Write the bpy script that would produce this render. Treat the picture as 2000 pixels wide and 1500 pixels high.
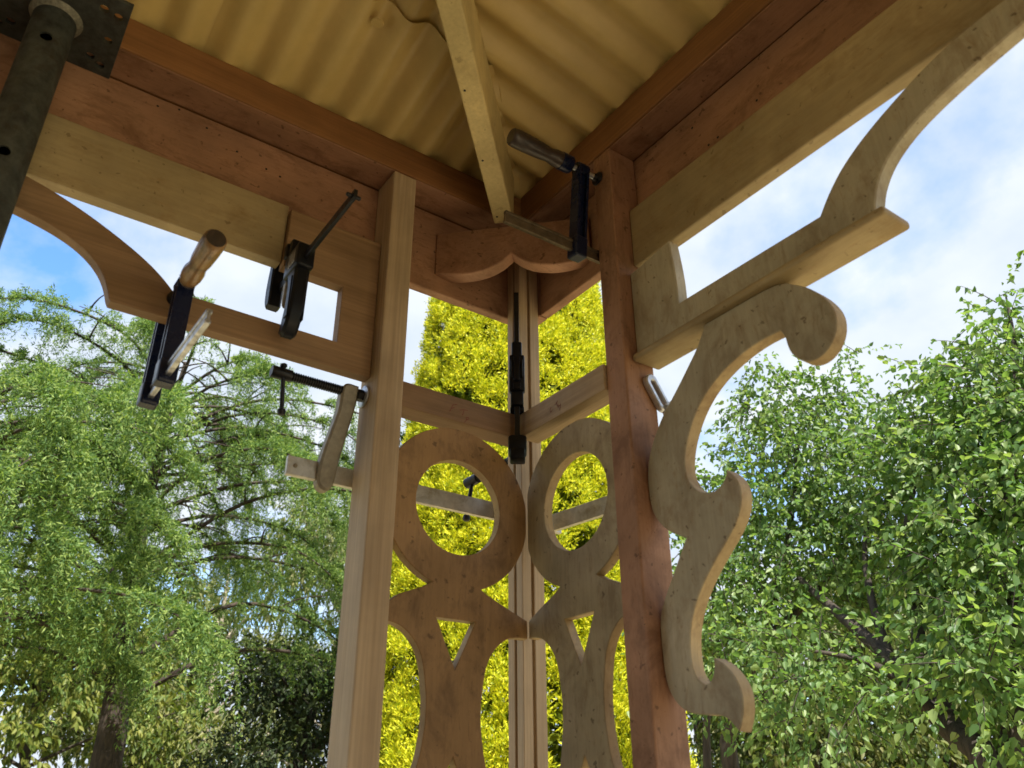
import bpy, bmesh, math, random
import numpy as np
from mathutils import Vector, Matrix

for o in list(bpy.data.objects): bpy.data.objects.remove(o)
SC = bpy.context.scene
COL = SC.collection
random.seed(7)
RNG = np.random.default_rng(11)
ZR = 2.25                      # height of the bottom of the corner rails above the ground

# ------------------------------------------------------------------ camera
F_PX, W_PX = 1619.0, 2000.0
CAM = Vector((-0.8528, -1.1880, -0.6491 + ZR))
R_RIGHT = Vector((0.8186, -0.5743, -0.0046)); R_DOWN = Vector((0.2638, 0.3831, -0.8852)); R_FWD = Vector((0.5102, 0.7235, 0.4651))
cd = bpy.data.cameras.new('camera'); cam = bpy.data.objects.new('camera', cd); COL.objects.link(cam)
cd.sensor_fit = 'HORIZONTAL'; cd.sensor_width = 36.0; cd.lens = 36.0 * F_PX / W_PX
cd.clip_start = 0.02; cd.clip_end = 3000
cam.matrix_world = Matrix(((R_RIGHT.x, -R_DOWN.x, -R_FWD.x, CAM.x), (R_RIGHT.y, -R_DOWN.y, -R_FWD.y, CAM.y), (R_RIGHT.z, -R_DOWN.z, -R_FWD.z, CAM.z), (0, 0, 0, 1)))
cd.dof.use_dof = True; cd.dof.focus_distance = 2.3; cd.dof.aperture_fstop = 7.0
SC.camera = cam

# ------------------------------------------------------------------ sky, sun, exposure
SUN_AZ, SUN_EL = math.radians(-97), math.radians(54)     # azimuth from +X, elevation
w = bpy.data.worlds.new('World'); SC.world = w; w.use_nodes = True
nt = w.node_tree; nt.nodes.clear()
def nn(t, kind, **kw):
    n = t.nodes.new(kind)
    for k, v in kw.items():
        if k.startswith('in_'):
            n.inputs[int(k[3:]) if k[3:].isdigit() else k[3:].replace('_', ' ')].default_value = v
        else: setattr(n, k, v)
    return n
sky = nn(nt, 'ShaderNodeTexSky', sky_type='NISHITA', sun_disc=False, sun_elevation=SUN_EL, sun_rotation=math.pi/2 - SUN_AZ, air_density=1.0, dust_density=0.6, ozone_density=2.0)
tc = nn(nt, 'ShaderNodeTexCoord'); sep = nn(nt, 'ShaderNodeSeparateXYZ'); nt.links.new(tc.outputs['Generated'], sep.inputs[0])
zc = nn(nt, 'ShaderNodeMath', operation='MAXIMUM', in_1=0.0); nt.links.new(sep.outputs[2], zc.inputs[0])
za = nn(nt, 'ShaderNodeMath', operation='ADD', in_1=0.18); nt.links.new(zc.outputs[0], za.inputs[0])
dv = nn(nt, 'ShaderNodeVectorMath', operation='DIVIDE'); cz = nn(nt, 'ShaderNodeCombineXYZ')
for i in range(3): nt.links.new(za.outputs[0], cz.inputs[i])
nt.links.new(tc.outputs['Generated'], dv.inputs[0]); nt.links.new(cz.outputs[0], dv.inputs[1])
mp = nn(nt, 'ShaderNodeMapping'); mp.inputs['Location'].default_value = (24.194, 15.190, 0.0); mp.inputs['Scale'].default_value = (1.0, 1.0, 0.0); nt.links.new(dv.outputs[0], mp.inputs[0])
n1 = nn(nt, 'ShaderNodeTexNoise', in_Scale=1.15, in_Detail=9.0, in_Roughness=0.58, in_Distortion=0.25); nt.links.new(mp.outputs[0], n1.inputs['Vector'])
cr = nn(nt, 'ShaderNodeValToRGB'); cr.color_ramp.elements[0].position = 0.335; cr.color_ramp.elements[1].position = 0.485; nt.links.new(n1.outputs[0], cr.inputs[0])
n2 = nn(nt, 'ShaderNodeTexNoise', in_Scale=3.2, in_Detail=6.0); nt.links.new(mp.outputs[0], n2.inputs['Vector'])
cc = nn(nt, 'ShaderNodeValToRGB'); cc.color_ramp.elements[0].color = (3.55, 4.1, 4.95, 1); cc.color_ramp.elements[1].color = (4.75, 5.05, 5.4, 1)
cc.color_ramp.elements[0].position = 0.35; cc.color_ramp.elements[1].position = 0.62; nt.links.new(n2.outputs[0], cc.inputs[0])
mx = nn(nt, 'ShaderNodeMix', data_type='RGBA'); nt.links.new(cr.outputs[0], mx.inputs[0]); hs = nn(nt, 'ShaderNodeHueSaturation', in_Saturation=1.2, in_Value=1.9); nt.links.new(sky.outputs[0], hs.inputs['Color']); nt.links.new(hs.outputs[0], mx.inputs[6]); nt.links.new(cc.outputs[0], mx.inputs[7])
bg = nn(nt, 'ShaderNodeBackground', in_Strength=0.10); nt.links.new(mx.outputs[2], bg.inputs[0])
wo = nn(nt, 'ShaderNodeOutputWorld'); nt.links.new(bg.outputs[0], wo.inputs[0])

sl = bpy.data.lights.new('sun', 'SUN'); sl.energy = 4.9; sl.angle = math.radians(0.53); sl.color = (1.0, 0.955, 0.87)
so = bpy.data.objects.new('sun', sl); COL.objects.link(so); so.location = (0, 0, 30)
sd = Vector((math.cos(SUN_EL)*math.cos(SUN_AZ), math.cos(SUN_EL)*math.sin(SUN_AZ), math.sin(SUN_EL)))
so.rotation_euler = sd.to_track_quat('Z', 'Y').to_euler()
SC.view_settings.view_transform = 'Standard'; SC.view_settings.look = 'None'; SC.view_settings.gamma = 1.0
SC.view_settings.use_curve_mapping = False; SC.view_settings.exposure = 1.05

# ------------------------------------------------------------------ pixel helpers (photo pixel -> point on a wall plane, z measured from the rails)
def pray(u, v): return (R_RIGHT*((u-1000)/F_PX) + R_DOWN*((v-750)/F_PX) + R_FWD).normalized()
def on(u, v, ax, val):
    d = pray(u, v); c = Vector((CAM.x, CAM.y, CAM.z - ZR)); return c + d*((val - c[ax])/d[ax])
def far(u, v, dist):            # point at a horizontal distance from the camera, true height
    d = pray(u, v); return CAM + d*(dist/math.hypot(d.x, d.y))

# ------------------------------------------------------------------ materials
MATS = {}
def newmat(name):
    m = bpy.data.materials.new(name); m.use_nodes = True; t = m.node_tree; t.nodes.clear()
    out = t.nodes.new('ShaderNodeOutputMaterial'); b = t.nodes.new('ShaderNodeBsdfPrincipled'); t.links.new(b.outputs[0], out.inputs[0])
    MATS[name] = m; return m, t, b, out
def axscale(axis, along, across): return tuple(along if a == axis else across for a in 'xyz')
def noise(t, coord, scale3, detail=5, rough=.55, dist=0.0, loc=(0, 0, 0)):
    mpn = nn(t, 'ShaderNodeMapping'); mpn.inputs['Scale'].default_value = scale3; mpn.inputs['Location'].default_value = loc; t.links.new(coord, mpn.inputs[0])
    n = nn(t, 'ShaderNodeTexNoise', in_Scale=1.0, in_Detail=detail, in_Roughness=rough, in_Distortion=dist); t.links.new(mpn.outputs[0], n.inputs['Vector']); return n.outputs[0]
def ramp(t, fac, stops):
    r = nn(t, 'ShaderNodeValToRGB'); e = r.color_ramp.elements
    while len(e) < len(stops): e.new(0.5)
    for i, (p, c) in enumerate(stops):
        e[i].position = p; e[i].color = (c[0], c[1], c[2], 1) if not isinstance(c, float) else (c, c, c, 1)
    t.links.new(fac, r.inputs[0]); return r.outputs[0]
def mixc(t, fac, a, b, mode='MIX'):
    m = nn(t, 'ShaderNodeMix', data_type='RGBA', blend_type=mode)
    if isinstance(fac, float): m.inputs[0].default_value = fac
    else: t.links.new(fac, m.inputs[0])
    for s, q in ((6, a), (7, b)):
        if isinstance(q, tuple): m.inputs[s].default_value = (*q, 1)
        else: t.links.new(q, m.inputs[s])
    return m.outputs[2]
def bump(t, b, h, strength, dist=.002):
    n = nn(t, 'ShaderNodeBump', in_Strength=strength, in_Distance=dist); t.links.new(h, n.inputs['Height']); t.links.new(n.outputs[0], b.inputs['Normal'])
def wood(name, light, dark, axis, rough=.62, streak=26, stain=.0):
    m, t, b, o = newmat(name); co = nn(t, 'ShaderNodeTexCoord').outputs['Object']
    g1 = noise(t, co, axscale(axis, 1.2, streak), 4, .6, .6)
    g2 = noise(t, co, axscale(axis, 5, 260), 5, .6)
    c = ramp(t, g1, [(.34, dark), (.5, tuple((x+y)/2 for x, y in zip(light, dark))), (.66, light)])
    c = mixc(t, .55, c, ramp(t, g2, [(.3, .62), (.7, 1.12)]), 'MULTIPLY')
    bl = noise(t, co, (7, 7, 7), 4, .6, 0, (3, 8, 1))
    c = mixc(t, .6, c, ramp(t, bl, [(.3, .72), (.62, 1.08)]), 'MULTIPLY')
    if stain > 0:
        st = noise(t, co, axscale(axis, 4, 10), 6, .7, .5, (9, 2, 4))
        c = mixc(t, ramp(t, st, [(.56, 0.0), (.72, stain)]), c, tuple(x*.35 for x in dark))
    t.links.new(c, b.inputs['Base Color']); b.inputs['Roughness'].default_value = rough; b.inputs['Specular IOR Level'].default_value = .3
    bump(t, b, g2, .35, .0012); return m
def paint(name, col, axis, rough=.5, dirt=.5, spot=.5, under=(.12, .065, .03)):
    m, t, b, o = newmat(name); co = nn(t, 'ShaderNodeTexCoord').outputs['Object']
    l = noise(t, co, (6, 6, 6), 5, .6, .3)
    c = mixc(t, .75, (*col,), ramp(t, l, [(.3, .68), (.65, 1.08)]), 'MULTIPLY')
    g = noise(t, co, axscale(axis, 9, 170), 5, .6)
    c = mixc(t, .4, c, ramp(t, g, [(.3, .7), (.65, 1.1)]), 'MULTIPLY')
    d = noise(t, co, axscale(axis, 10, 16), 7, .72, .4, (5, 1, 7))
    c = mixc(t, ramp(t, d, [(.49, 0.0), (.66, dirt)]), c, under)
    sc_ = noise(t, co, axscale(axis, 26, 130), 4, .7, 1.2, (2, 7, 3))
    c = mixc(t, ramp(t, sc_, [(.58, 0.0), (.66, dirt*.8)]), c, tuple(x*1.3 for x in under))
    bg_ = noise(t, co, (2.6, 2.6, 2.6), 3, .5, .4, (8, 8, 1))
    c = mixc(t, .8, c, ramp(t, bg_, [(.32, .70), (.6, 1.08)]), 'MULTIPLY')
    s = noise(t, co, (75, 75, 75), 3, .5, .3, (1, 6, 2))
    c = mixc(t, ramp(t, s, [(.665, 0.0), (.70, spot)]), c, tuple(x*.5 for x in under))
    t.links.new(c, b.inputs['Base Color']); b.inputs['Specular IOR Level'].default_value = .35
    rr = ramp(t, l, [(.3, rough+.15), (.7, rough-.06)]); t.links.new(rr, b.inputs['Roughness'])
    bump(t, b, mixc(t, .5, g, d), .3, .0012); return m
def simple(name, col, rough, metal=0.0, var=.25, scale=40, bs=.15, coat=0.0, dirt=None, spec=.5):
    m, t, b, o = newmat(name); co = nn(t, 'ShaderNodeTexCoord').outputs['Object']
    l = noise(t, co, (scale,)*3, 6, .65)
    c = mixc(t, 1.0, (*col,), ramp(t, l, [(.3, 1-var), (.7, 1+var*.5)]), 'MULTIPLY')
    if dirt:
        d = noise(t, co, (scale*.5,)*3, 7, .7, .6, (3, 3, 9)); c = mixc(t, ramp(t, d, [(.52, 0.0), (.68, 1.0)]), c, dirt)
    t.links.new(c, b.inputs['Base Color']); b.inputs['Metallic'].default_value = metal
    t.links.new(ramp(t, l, [(.3, min(1.0, rough+.12)), (.7, max(0.02, rough-.08))]), b.inputs['Roughness'])
    b.inputs['Coat Weight'].default_value = coat; b.inputs['Specular IOR Level'].default_value = spec
    bump(t, b, l, bs, .001); return m

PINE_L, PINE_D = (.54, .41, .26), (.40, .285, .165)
for a in 'xyz':
    wood('pine_'+a, PINE_L, PINE_D, a, stain=.25 if a != 'z' else .0)
    paint('peach_'+a, (.39, .21, .12), a, .55, .7, .65, (.16, .075, .035))
    paint('cream_'+a, (.41, .315, .165), a, .5, .5, .5, (.24, .15, .06))
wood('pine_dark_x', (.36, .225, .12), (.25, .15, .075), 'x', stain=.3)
wood('redwood_x', (.32, .15, .055), (.22, .10, .036), 'x', .6, 20, .2)
wood('redwood_y', (.32, .152, .058), (.22, .10, .038), 'y', .6, 20, .2)
paint('fret_z', (.37, .22, .09), 'z', .55, .75, .6, (.15, .085, .035))
paint('fret_pale_z', (.40, .33, .20), 'z', .55, .65, .75, (.18, .12, .055))
paint('scroll_cream', (.45, .395, .275), 'z', .55, .55, .7, (.2, .13, .06))
paint('hip_cream', (.72, .58, .26), 'z', .5, .25, .3, (.3, .18, .06))
simple('sheet_paint', (.66, .50, .19), .40, 0, .14, 7, .03, 0, None)
simple('navy', (.005, .010, .036), .28, 0, .2, 30, .02, 0, None, .3)
simple('black_plastic', (.006, .007, .010), .36, 0, .3, 120, .1, 0, None, .22)
simple('black_steel', (.02, .02, .022), .38, .6, .4, 90, .2)
simple('steel', (.52, .53, .54), .34, .9, .4, 60, .15, 0, (.20, .17, .13))
simple('brown_reflection_steel', (.16, .12, .075), .45, .6, .4, 60, .15)  # brown reflection on the bar put into its base colour
simple('zinc', (.60, .62, .64), .40, .85, .3, 70, .15)
simple('grey_cast', (.27, .235, .17), .48, .3, .25, 70, .25)
simple('aluminium_bar', (.55, .53, .46), .42, .6, .25, 50, .1, 0, (.34, .30, .22))
simple('prop_steel', (.060, .066, .058), .62, .25, .6, 45, .5, 0, (.035, .027, .02))
simple('weld', (.23, .22, .17), .6, .3, .5, 150, .6)
simple('handle_wood', (.30, .17, .065), .4, 0, .5, 35, .2, .3, (.05, .03, .015))
simple('handle_dark', (.035, .022, .015), .45, 0, .5, 35, .2, .2)
simple('pencil', (.22, .05, .03), .7)
simple('dark_hole', (.004, .004, .004), .9)
m, t, b, o = newmat('paving'); co = nn(t, 'ShaderNodeTexCoord').outputs['Object']
t.links.new(ramp(t, noise(t, co, (5, 5, 5), 6), [(.3, (.40, .31, .18)), (.7, (.56, .45, .27))]), b.inputs['Base Color']); b.inputs['Roughness'].default_value = .85
simple('shade_wall_brick', (.20, .10, .06), .8, 0, .3, 6)
paint('sawn_lit_edge', (.50, .37, .19), 'z', .6, .6, .5, (.2, .11, .045))  # raw cut wood, its pale tone also standing in for light on the edges
wood('deck', (.20, .125, .065), (.13, .08, .04), 'x')
m, t, b, o = newmat('lawn'); co = nn(t, 'ShaderNodeTexCoord').outputs['Object']
t.links.new(ramp(t, noise(t, co, (1.3, 1.3, 1.3), 8), [(.3, (.10, .11, .03)), (.7, (.24, .20, .085))]), b.inputs['Base Color']); b.inputs['Roughness'].default_value = .95
def bark(name, c1, c2):
    m, t, b, o = newmat(name); co = nn(t, 'ShaderNodeTexCoord').outputs['Object']
    n = noise(t, co, (26, 26, 6), 6, .65, .5)
    t.links.new(ramp(t, n, [(.3, c1), (.7, c2)]), b.inputs['Base Color']); b.inputs['Roughness'].default_value = .9; bump(t, b, n, .9, .02)
bark('bark_dark', (.02, .015, .011), (.085, .065, .048)); bark('bark_cedar', (.022, .016, .012), (.085, .06, .043)); bark('bark_pale', (.22, .18, .13), (.52, .45, .35))
def leafmat(name, cols, trans=.35, rough=.42, spec=.4, tint=(1.1, 1.15, .5)):
    m, t, b, o = newmat(name)
    g = nn(t, 'ShaderNodeNewGeometry'); n = len(cols)
    c = ramp(t, g.outputs['Random Per Island'], [((i+.5)/n, q) for i, q in enumerate(cols)])
    t.links.new(c, b.inputs['Base Color']); b.inputs['Roughness'].default_value = rough; b.inputs['Specular IOR Level'].default_value = spec
    tr = nn(t, 'ShaderNodeBsdfTranslucent'); t.links.new(mixc(t, 1.0, c, tint, 'MULTIPLY'), tr.inputs[0])
    mxs = nn(t, 'ShaderNodeMixShader', in_0=trans); t.links.new(b.outputs[0], mxs.inputs[1]); t.links.new(tr.outputs[0], mxs.inputs[2]); t.links.new(mxs.outputs[0], o.inputs[0])
leafmat('gold_leaf', [(.26, .33, .015), (.52, .56, .02), (.70, .70, .028), (.80, .76, .05)], .34, .5, .25, (1.1, 1.05, .6))
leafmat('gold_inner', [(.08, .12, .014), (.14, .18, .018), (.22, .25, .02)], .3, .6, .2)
leafmat('cedar_leaf', [(.07, .14, .042), (.125, .215, .062), (.195, .30, .085), (.32, .41, .12)], .44, .55, .2)
leafmat('pear_leaf', [(.105, .195, .06), (.145, .25, .075), (.20, .31, .10), (.29, .38, .135)], .50, .42, .35)
leafmat('pear_leaf_deep', [(.10, .185, .06), (.14, .24, .075), (.19, .30, .095), (.275, .365, .13)], .50, .42, .35)
leafmat('gum_leaf', [(.09, .125, .04), (.14, .175, .055), (.20, .23, .075), (.29, .29, .11)], .4, .5, .3)
leafmat('lime_leaf', [(.10, .15, .03), (.17, .21, .04), (.26, .27, .06)], .38, .5, .3)
leafmat('shrub_leaf', [(.02, .035, .012), (.035, .055, .018), (.055, .075, .025)], .2, .5, .3)
leafmat('wood_leaf', [(.05, .085, .02), (.09, .13, .03), (.15, .18, .05), (.22, .22, .08)], .35, .5, .3)

# ------------------------------------------------------------------ object helpers
WLOC = {}
def tag(o, label=None, cat=None, group=None, kind=None):
    for k, v in (('label', label), ('category', cat), ('group', group), ('kind', kind)):
        if v: o[k] = v
    return o
def thing(name, loc, label, cat, group=None, dz=ZR):
    o = bpy.data.objects.new(name, None); COL.objects.link(o); o.empty_display_size = .05
    p = Vector(loc) + Vector((0, 0, dz)); o.location = p; WLOC[o.name] = p
    return tag(o, label, cat, group)
def link(name, me, org, parent):
    o = bpy.data.objects.new(name, me); COL.objects.link(o); WLOC[o.name] = Vector(org)
    if parent: o.parent = parent; o.location = Vector(org) - WLOC[parent.name]
    else: o.location = org
    return o
def build(name, bm, mat, parent=None, dz=ZR, smooth=False, angle=40, mat2=None):
    bmesh.ops.recalc_face_normals(bm, faces=bm.faces)
    co = np.array([v.co for v in bm.verts]); lo, hi = co.min(0), co.max(0)
    org = Vector(((lo[0]+hi[0])/2, (lo[1]+hi[1])/2, lo[2]))
    for v in bm.verts: v.co -= org
    if smooth:
        for f in bm.faces: f.smooth = True
        for e in bm.edges:
            if len(e.link_faces) == 2 and e.calc_face_angle(0) > math.radians(angle): e.smooth = False
    me = bpy.data.meshes.new(name); bm.to_mesh(me); bm.free(); me.materials.append(MATS[mat])
    if mat2: me.materials.append(MATS[mat2])
    return link(name, me, org + Vector((0, 0, dz)), parent)
def arr(name, V, F, mat, parent=None, smooth=False):          # numpy mesh, world coordinates, faces all of one size
    V = np.asarray(V, np.float32); F = np.asarray(F, np.int32); n = F.shape[1]
    org = np.array([(V[:, 0].min()+V[:, 0].max())/2, (V[:, 1].min()+V[:, 1].max())/2, V[:, 2].min()])
    me = bpy.data.meshes.new(name); me.vertices.add(len(V)); me.vertices.foreach_set('co', (V-org).astype(np.float32).ravel())
    me.loops.add(F.size); me.loops.foreach_set('vertex_index', F.ravel()); me.polygons.add(len(F))
    me.polygons.foreach_set('loop_start', np.arange(0, F.size, n, dtype=np.int32)); me.polygons.foreach_set('loop_total', np.full(len(F), n, np.int32))
    if smooth: me.polygons.foreach_set('use_smooth', np.ones(len(F), bool))
    me.update(calc_edges=True); me.materials.append(MATS[mat]); return link(name, me, org, parent)
def box(bm, lo, hi, bev=.0025, M=None, seg=2):
    r = bmesh.ops.create_cube(bm, size=1.0); vs = r['verts']; lo, hi = Vector(lo), Vector(hi)
    for v in vs: v.co = Vector((lo[i] + (v.co[i]+.5)*(hi[i]-lo[i]) for i in range(3)))
    if bev:
        es = list({e for v in vs for e in v.link_edges}); r2 = bmesh.ops.bevel(bm, geom=es, offset=bev, segments=seg, affect='EDGES', profile=.5); vs = list({v for f in r2['faces'] for v in f.verts} | {v for v in vs if v.is_valid})
    if M is not None:
        for v in vs: v.co = M @ v.co
    return vs
def bxo(name, lo, hi, mat, parent=None, bev=.0025):
    bm = bmesh.new(); box(bm, lo, hi, bev); return build(name, bm, mat, parent)
def frame(p, d, up=(0, 0, 1)):
    z = Vector(d).normalized(); u = Vector(up)
    if abs(z.dot(u)) > .95: u = Vector((1, 0, 0))
    x = u.cross(z).normalized(); y = z.cross(x)
    return Matrix(((x.x, y.x, z.x, p[0]), (x.y, y.y, z.y, p[1]), (x.z, y.z, z.z, p[2]), (0, 0, 0, 1)))
def lathe(bm, p, d, prof, n=20):              # prof: (radius, distance along d)
    M = frame(p, d); rings = []
    for r, s in prof:
        rings.append([bm.verts.new(M @ Vector((r*math.cos(2*math.pi*i/n), r*math.sin(2*math.pi*i/n), s))) for i in range(n)])
    for a, b2 in zip(rings, rings[1:]):
        for i in range(n): bm.faces.new((a[i], a[(i+1) % n], b2[(i+1) % n], b2[i]))
    bm.faces.new(rings[0][::-1]); bm.faces.new(rings[-1])
def rod(bm, a, b2, r, n=14, cap=.0015):
    d = Vector(b2)-Vector(a); L = d.length; lathe(bm, a, d, [(r-cap, 0), (r, cap), (r, L-cap), (r-cap, L)], n)
def inset(loop, c):
    n = len(loop); area = sum(loop[i][0]*loop[(i+1) % n][1]-loop[(i+1) % n][0]*loop[i][1] for i in range(n)); s = 1 if area > 0 else -1; out = []
    for i in range(n):
        p, q, r = Vector(loop[i-1]), Vector(loop[i]), Vector(loop[(i+1) % n]); e1 = (q-p); e2 = (r-q)
        if e1.length < 1e-9 or e2.length < 1e-9: out.append(tuple(q)); continue
        e1.normalize(); e2.normalize(); n1 = Vector((-e1.y, e1.x))*s; n2 = Vector((-e2.y, e2.x))*s; nb = n1+n2
        if nb.length < .2: out.append(tuple(q)); continue
        nb.normalize(); out.append(tuple(q + nb*c/max(.45, nb.dot(n1))))
    return out
def prism(bm, outer, holes, fn, t, c=.0015, edge=0):
    """outline in plane coords (a,z) -> solid; fn(a,z,depth) gives the point; chamfered front and back edges"""
    loops = [outer]+holes; layers = []
    for dep, cc_ in ((0, c), (c, 0), (t-c, 0), (t, c)):
        lay = []
        for k, lp in enumerate(loops):
            pts = inset(lp, cc_ if k == 0 else -cc_) if cc_ else lp
            lay.append([bm.verts.new(fn(a, z, dep)) for a, z in pts])
        layers.append(lay)
    for li, (A, B) in enumerate(zip(layers, layers[1:])):
        for la, lb in zip(A, B):
            n = len(la)
            for i in range(n): bm.faces.new((la[i], la[(i+1) % n], lb[(i+1) % n], lb[i])).material_index = edge if li == 1 else 0
    for lay in (layers[0], layers[-1]):
        es = []
        for lp in lay:
            for i in range(len(lp)):
                e = bm.edges.get((lp[i], lp[(i+1) % len(lp)])) or bm.edges.new((lp[i], lp[(i+1) % len(lp)])); es.append(e)
        if holes: bmesh.ops.triangle_fill(bm, edges=es, use_beauty=True)
        else: bm.faces.new(lay[0])
def smooth_outline(P, closed=True, corner=48, sub=4):
    P = [Vector(p) for p in P]; n = len(P); cor = []
    for i in range(n):
        a, b2 = P[i]-P[i-1], P[(i+1) % n]-P[i]
        cor.append(a.length > 1e-9 and b2.length > 1e-9 and math.degrees(a.angle(b2, 0)) > corner)
    Q = [P[i] if cor[i] else P[i]*.6+(P[i-1]+P[(i+1) % n])*.2 for i in range(n)]
    out = []
    for i in range(n):
        p1, p2 = Q[i], Q[(i+1) % n]; p0 = p1 if cor[i] else Q[i-1]; p3 = p2 if cor[(i+1) % n] else Q[(i+2) % n]
        if cor[i]: p0 = p1*2-p2 if not cor[(i+1) % n] else p1
        for k in range(sub):
            s = k/sub
            out.append(tuple(.5*((2*p1)+(p2-p0)*s+(2*p0-5*p1+4*p2-p3)*s*s+(3*p1-p0-3*p2+p3)*s**3)))
    return out
def boolean_cut(bm, cutters):                  # drill real holes
    me = bpy.data.meshes.new('tmp'); bmesh.ops.recalc_face_normals(bm, faces=bm.faces); bm.to_mesh(me); bm.free(); o = bpy.data.objects.new('tmp', me); COL.objects.link(o)
    cb = bmesh.new()
    for a, b2, r in cutters: rod(cb, a, b2, r, 20, 0.0002)
    bmesh.ops.recalc_face_normals(cb, faces=cb.faces)
    cm = bpy.data.meshes.new('tmpc'); cb.to_mesh(cm); cb.free(); co = bpy.data.objects.new('tmpc', cm); COL.objects.link(co)
    md = o.modifiers.new('b', 'BOOLEAN'); md.operation = 'DIFFERENCE'; md.object = co; md.solver = 'EXACT'
    ev = o.evaluated_get(bpy.context.evaluated_depsgraph_get()); m2 = bpy.data.meshes.new_from_object(ev)
    out = bmesh.new(); out.from_mesh(m2)
    for x in (o, co): bpy.data.objects.remove(x)
    for x in (me, cm, m2): bpy.data.meshes.remove(x)
    return out

# ------------------------------------------------------------------ ground
def sheet(name, pts, z, mat):
    bm = bmesh.new(); bm.faces.new([bm.verts.new((x, y, z)) for x, y in pts]); return tag(build(name, bm, mat, None, 0), kind='structure')
sheet('ground', [(-900, -900), (900, -900), (900, 900), (-900, 900)], -.02, 'lawn')
sheet('paved_path', [(-7.5, -8.5), (3.2, -8.5), (3.2, 4.2), (-7.5, 4.2)], -.012, 'paving')
tag(build('veranda_floor', (lambda b_: (box(b_, (-4.6, -4.6, -ZR-.02), (.25, .25, -ZR+.0), .004), b_)[1])(bmesh.new()), 'deck'), kind='structure')

bm = bmesh.new(); box(bm, (-7.5, -8.0, -ZR-.02), (-2.3, -2.3, 1.6), .004); tag(build('added_shade_wall', bm, 'shade_wall_brick'), kind='structure')  # unseen house block behind the camera, added to darken the veranda

# ------------------------------------------------------------------ veranda roof: beams, fascia boards, hip rafter, valance, iron sheets
ZT, Z0, SL = .517, .603, .19
LEN = 4.6
roof = thing('veranda_roof', (0, 0, ZT), 'peach timber veranda roof frame with cream corrugated iron sheets overhead', 'roof')
bxo('beam', (-LEN, -.006, ZT), (.100, .0905, Z0-.012), 'redwood_x', roof)
bxo('beam', (.006, -LEN, ZT+.0005), (.0955, -.0065, Z0-.0115), 'redwood_y', roof)
# fascia boards outside the posts, stopped against the corner post
def fascia(axis):
    bm = bmesh.new()
    if axis == 'x': box(bm, (-LEN, .068, .316), (.0715, .0905, ZT-.004), .003); box(bm, (-LEN, .080, ZT-.008), (.0715, .0900, ZT-.0002), 0)
    else: box(bm, (.0735, -LEN, .3155), (.0955, .0185, ZT-.002), .003); box(bm, (.084, -LEN, ZT-.008), (.0950, .0185, ZT+.0002), 0)
    return build('fascia_board', bm, 'peach_'+axis, roof)
fascia('x'); fascia('y')
bm = bmesh.new(); box(bm, (.0725, .0205, .316), (.0955, .0905, ZT-.004), .002); build('fascia_corner', bm, 'peach_z', roof)
# undersides of the beams are painted: thin soffit lining let in under each beam
bxo('soffit_lining', (-LEN, -.003, ZT-.003), (.0, .0665, ZT-.0004), 'peach_x', roof, .001)
bxo('soffit_lining', (.010, -LEN, ZT-.003), (.0725, -.010, ZT-.0004), 'peach_y', roof, .001)
# curved valance across the corner
val_px = [(844, 534), (900, 530), (948, 524), (984, 510), (1004, 495), (1020, 504), (1044, 512), (1080, 512), (1116, 508), (1154, 506)]
half = .1675
vb = [(-half, .358), (-.135, .352), (-.105, .349), (-.075, .350), (-.045, .357), (-.02, .370), (-.006, .384), (0, .3905)]
vout = [(-half, .4605)] + vb + [(-a, z) for a, z in vb[::-1][1:]] + [(half, .4605)]
r2 = math.sqrt(.5)
def vfn(a, z, d): return Vector((-.05+a*r2+.0+d*r2, -.05-a*r2+d*r2, z))
bm = bmesh.new(); prism(bm, [(a*.97, z) for a, z in smooth_outline(vout, corner=40)], [], vfn, .034, .002); build('corner_valance', bm, 'peach_x', roof)
# hip rafter
ha = Vector((-.066, -.046, .462)); hb = Vector((-3.35, -3.33, .462+.125*math.hypot(3.284, 3.284)))
d = (hb-ha).normalized(); sx = d.cross(Vector((0, 0, 1))).normalized(); up = sx.cross(d)
M = Matrix(((sx.x, d.x, up.x, ha.x), (sx.y, d.y, up.y, ha.y), (sx.z, d.z, up.z, ha.z), (0, 0, 0, 1)))
bm = bmesh.new(); box(bm, (-.0205, 0, 0), (.0205, (hb-ha).length, .128), .003, M); build('hip_rafter', bm, 'hip_cream', roof)
# corrugated sheets, one object each, cut along the hip
PITCH, AMP = .083, .0125
def corr(u, ph): return AMP*math.cos(2*math.pi*(u-ph)/PITCH)
def sheet_mesh(axis, u0, u1, v0, v1, lift, ph):
    nu = int(round((u1-u0)/PITCH*10)); nv = 10; V = []; ok = []
    for i in range(nu+1):
        u = u0+(u1-u0)*i/nu; lim = max(v0, u-.02) if True else v0
        for j in range(nv+1):
            v = v1+(lim-v1)*j/nv
            z = Z0-SL*v+corr(u, ph)+lift
            V.append((u, v, z) if axis == 'x' else (v, u, z))
        ok.append(lim < v1-.002)
    bm = bmesh.new(); vs = [bm.verts.new(p) for p in V]
    for i in range(nu):
        if not (ok[i] and ok[i+1]): continue
        for j in range(nv):
            a = i*(nv+1)+j; bm.faces.new((vs[a], vs[a+1], vs[a+nv+2], vs[a+nv+1]))
    bmesh.ops.delete(bm, geom=[v for v in bm.verts if not v.link_faces], context='VERTS')
    bmesh.ops.recalc_face_normals(bm, faces=bm.faces)
    sol = bmesh.ops.solidify(bm, geom=bm.faces[:], thickness=.0012)
    return bm
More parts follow.
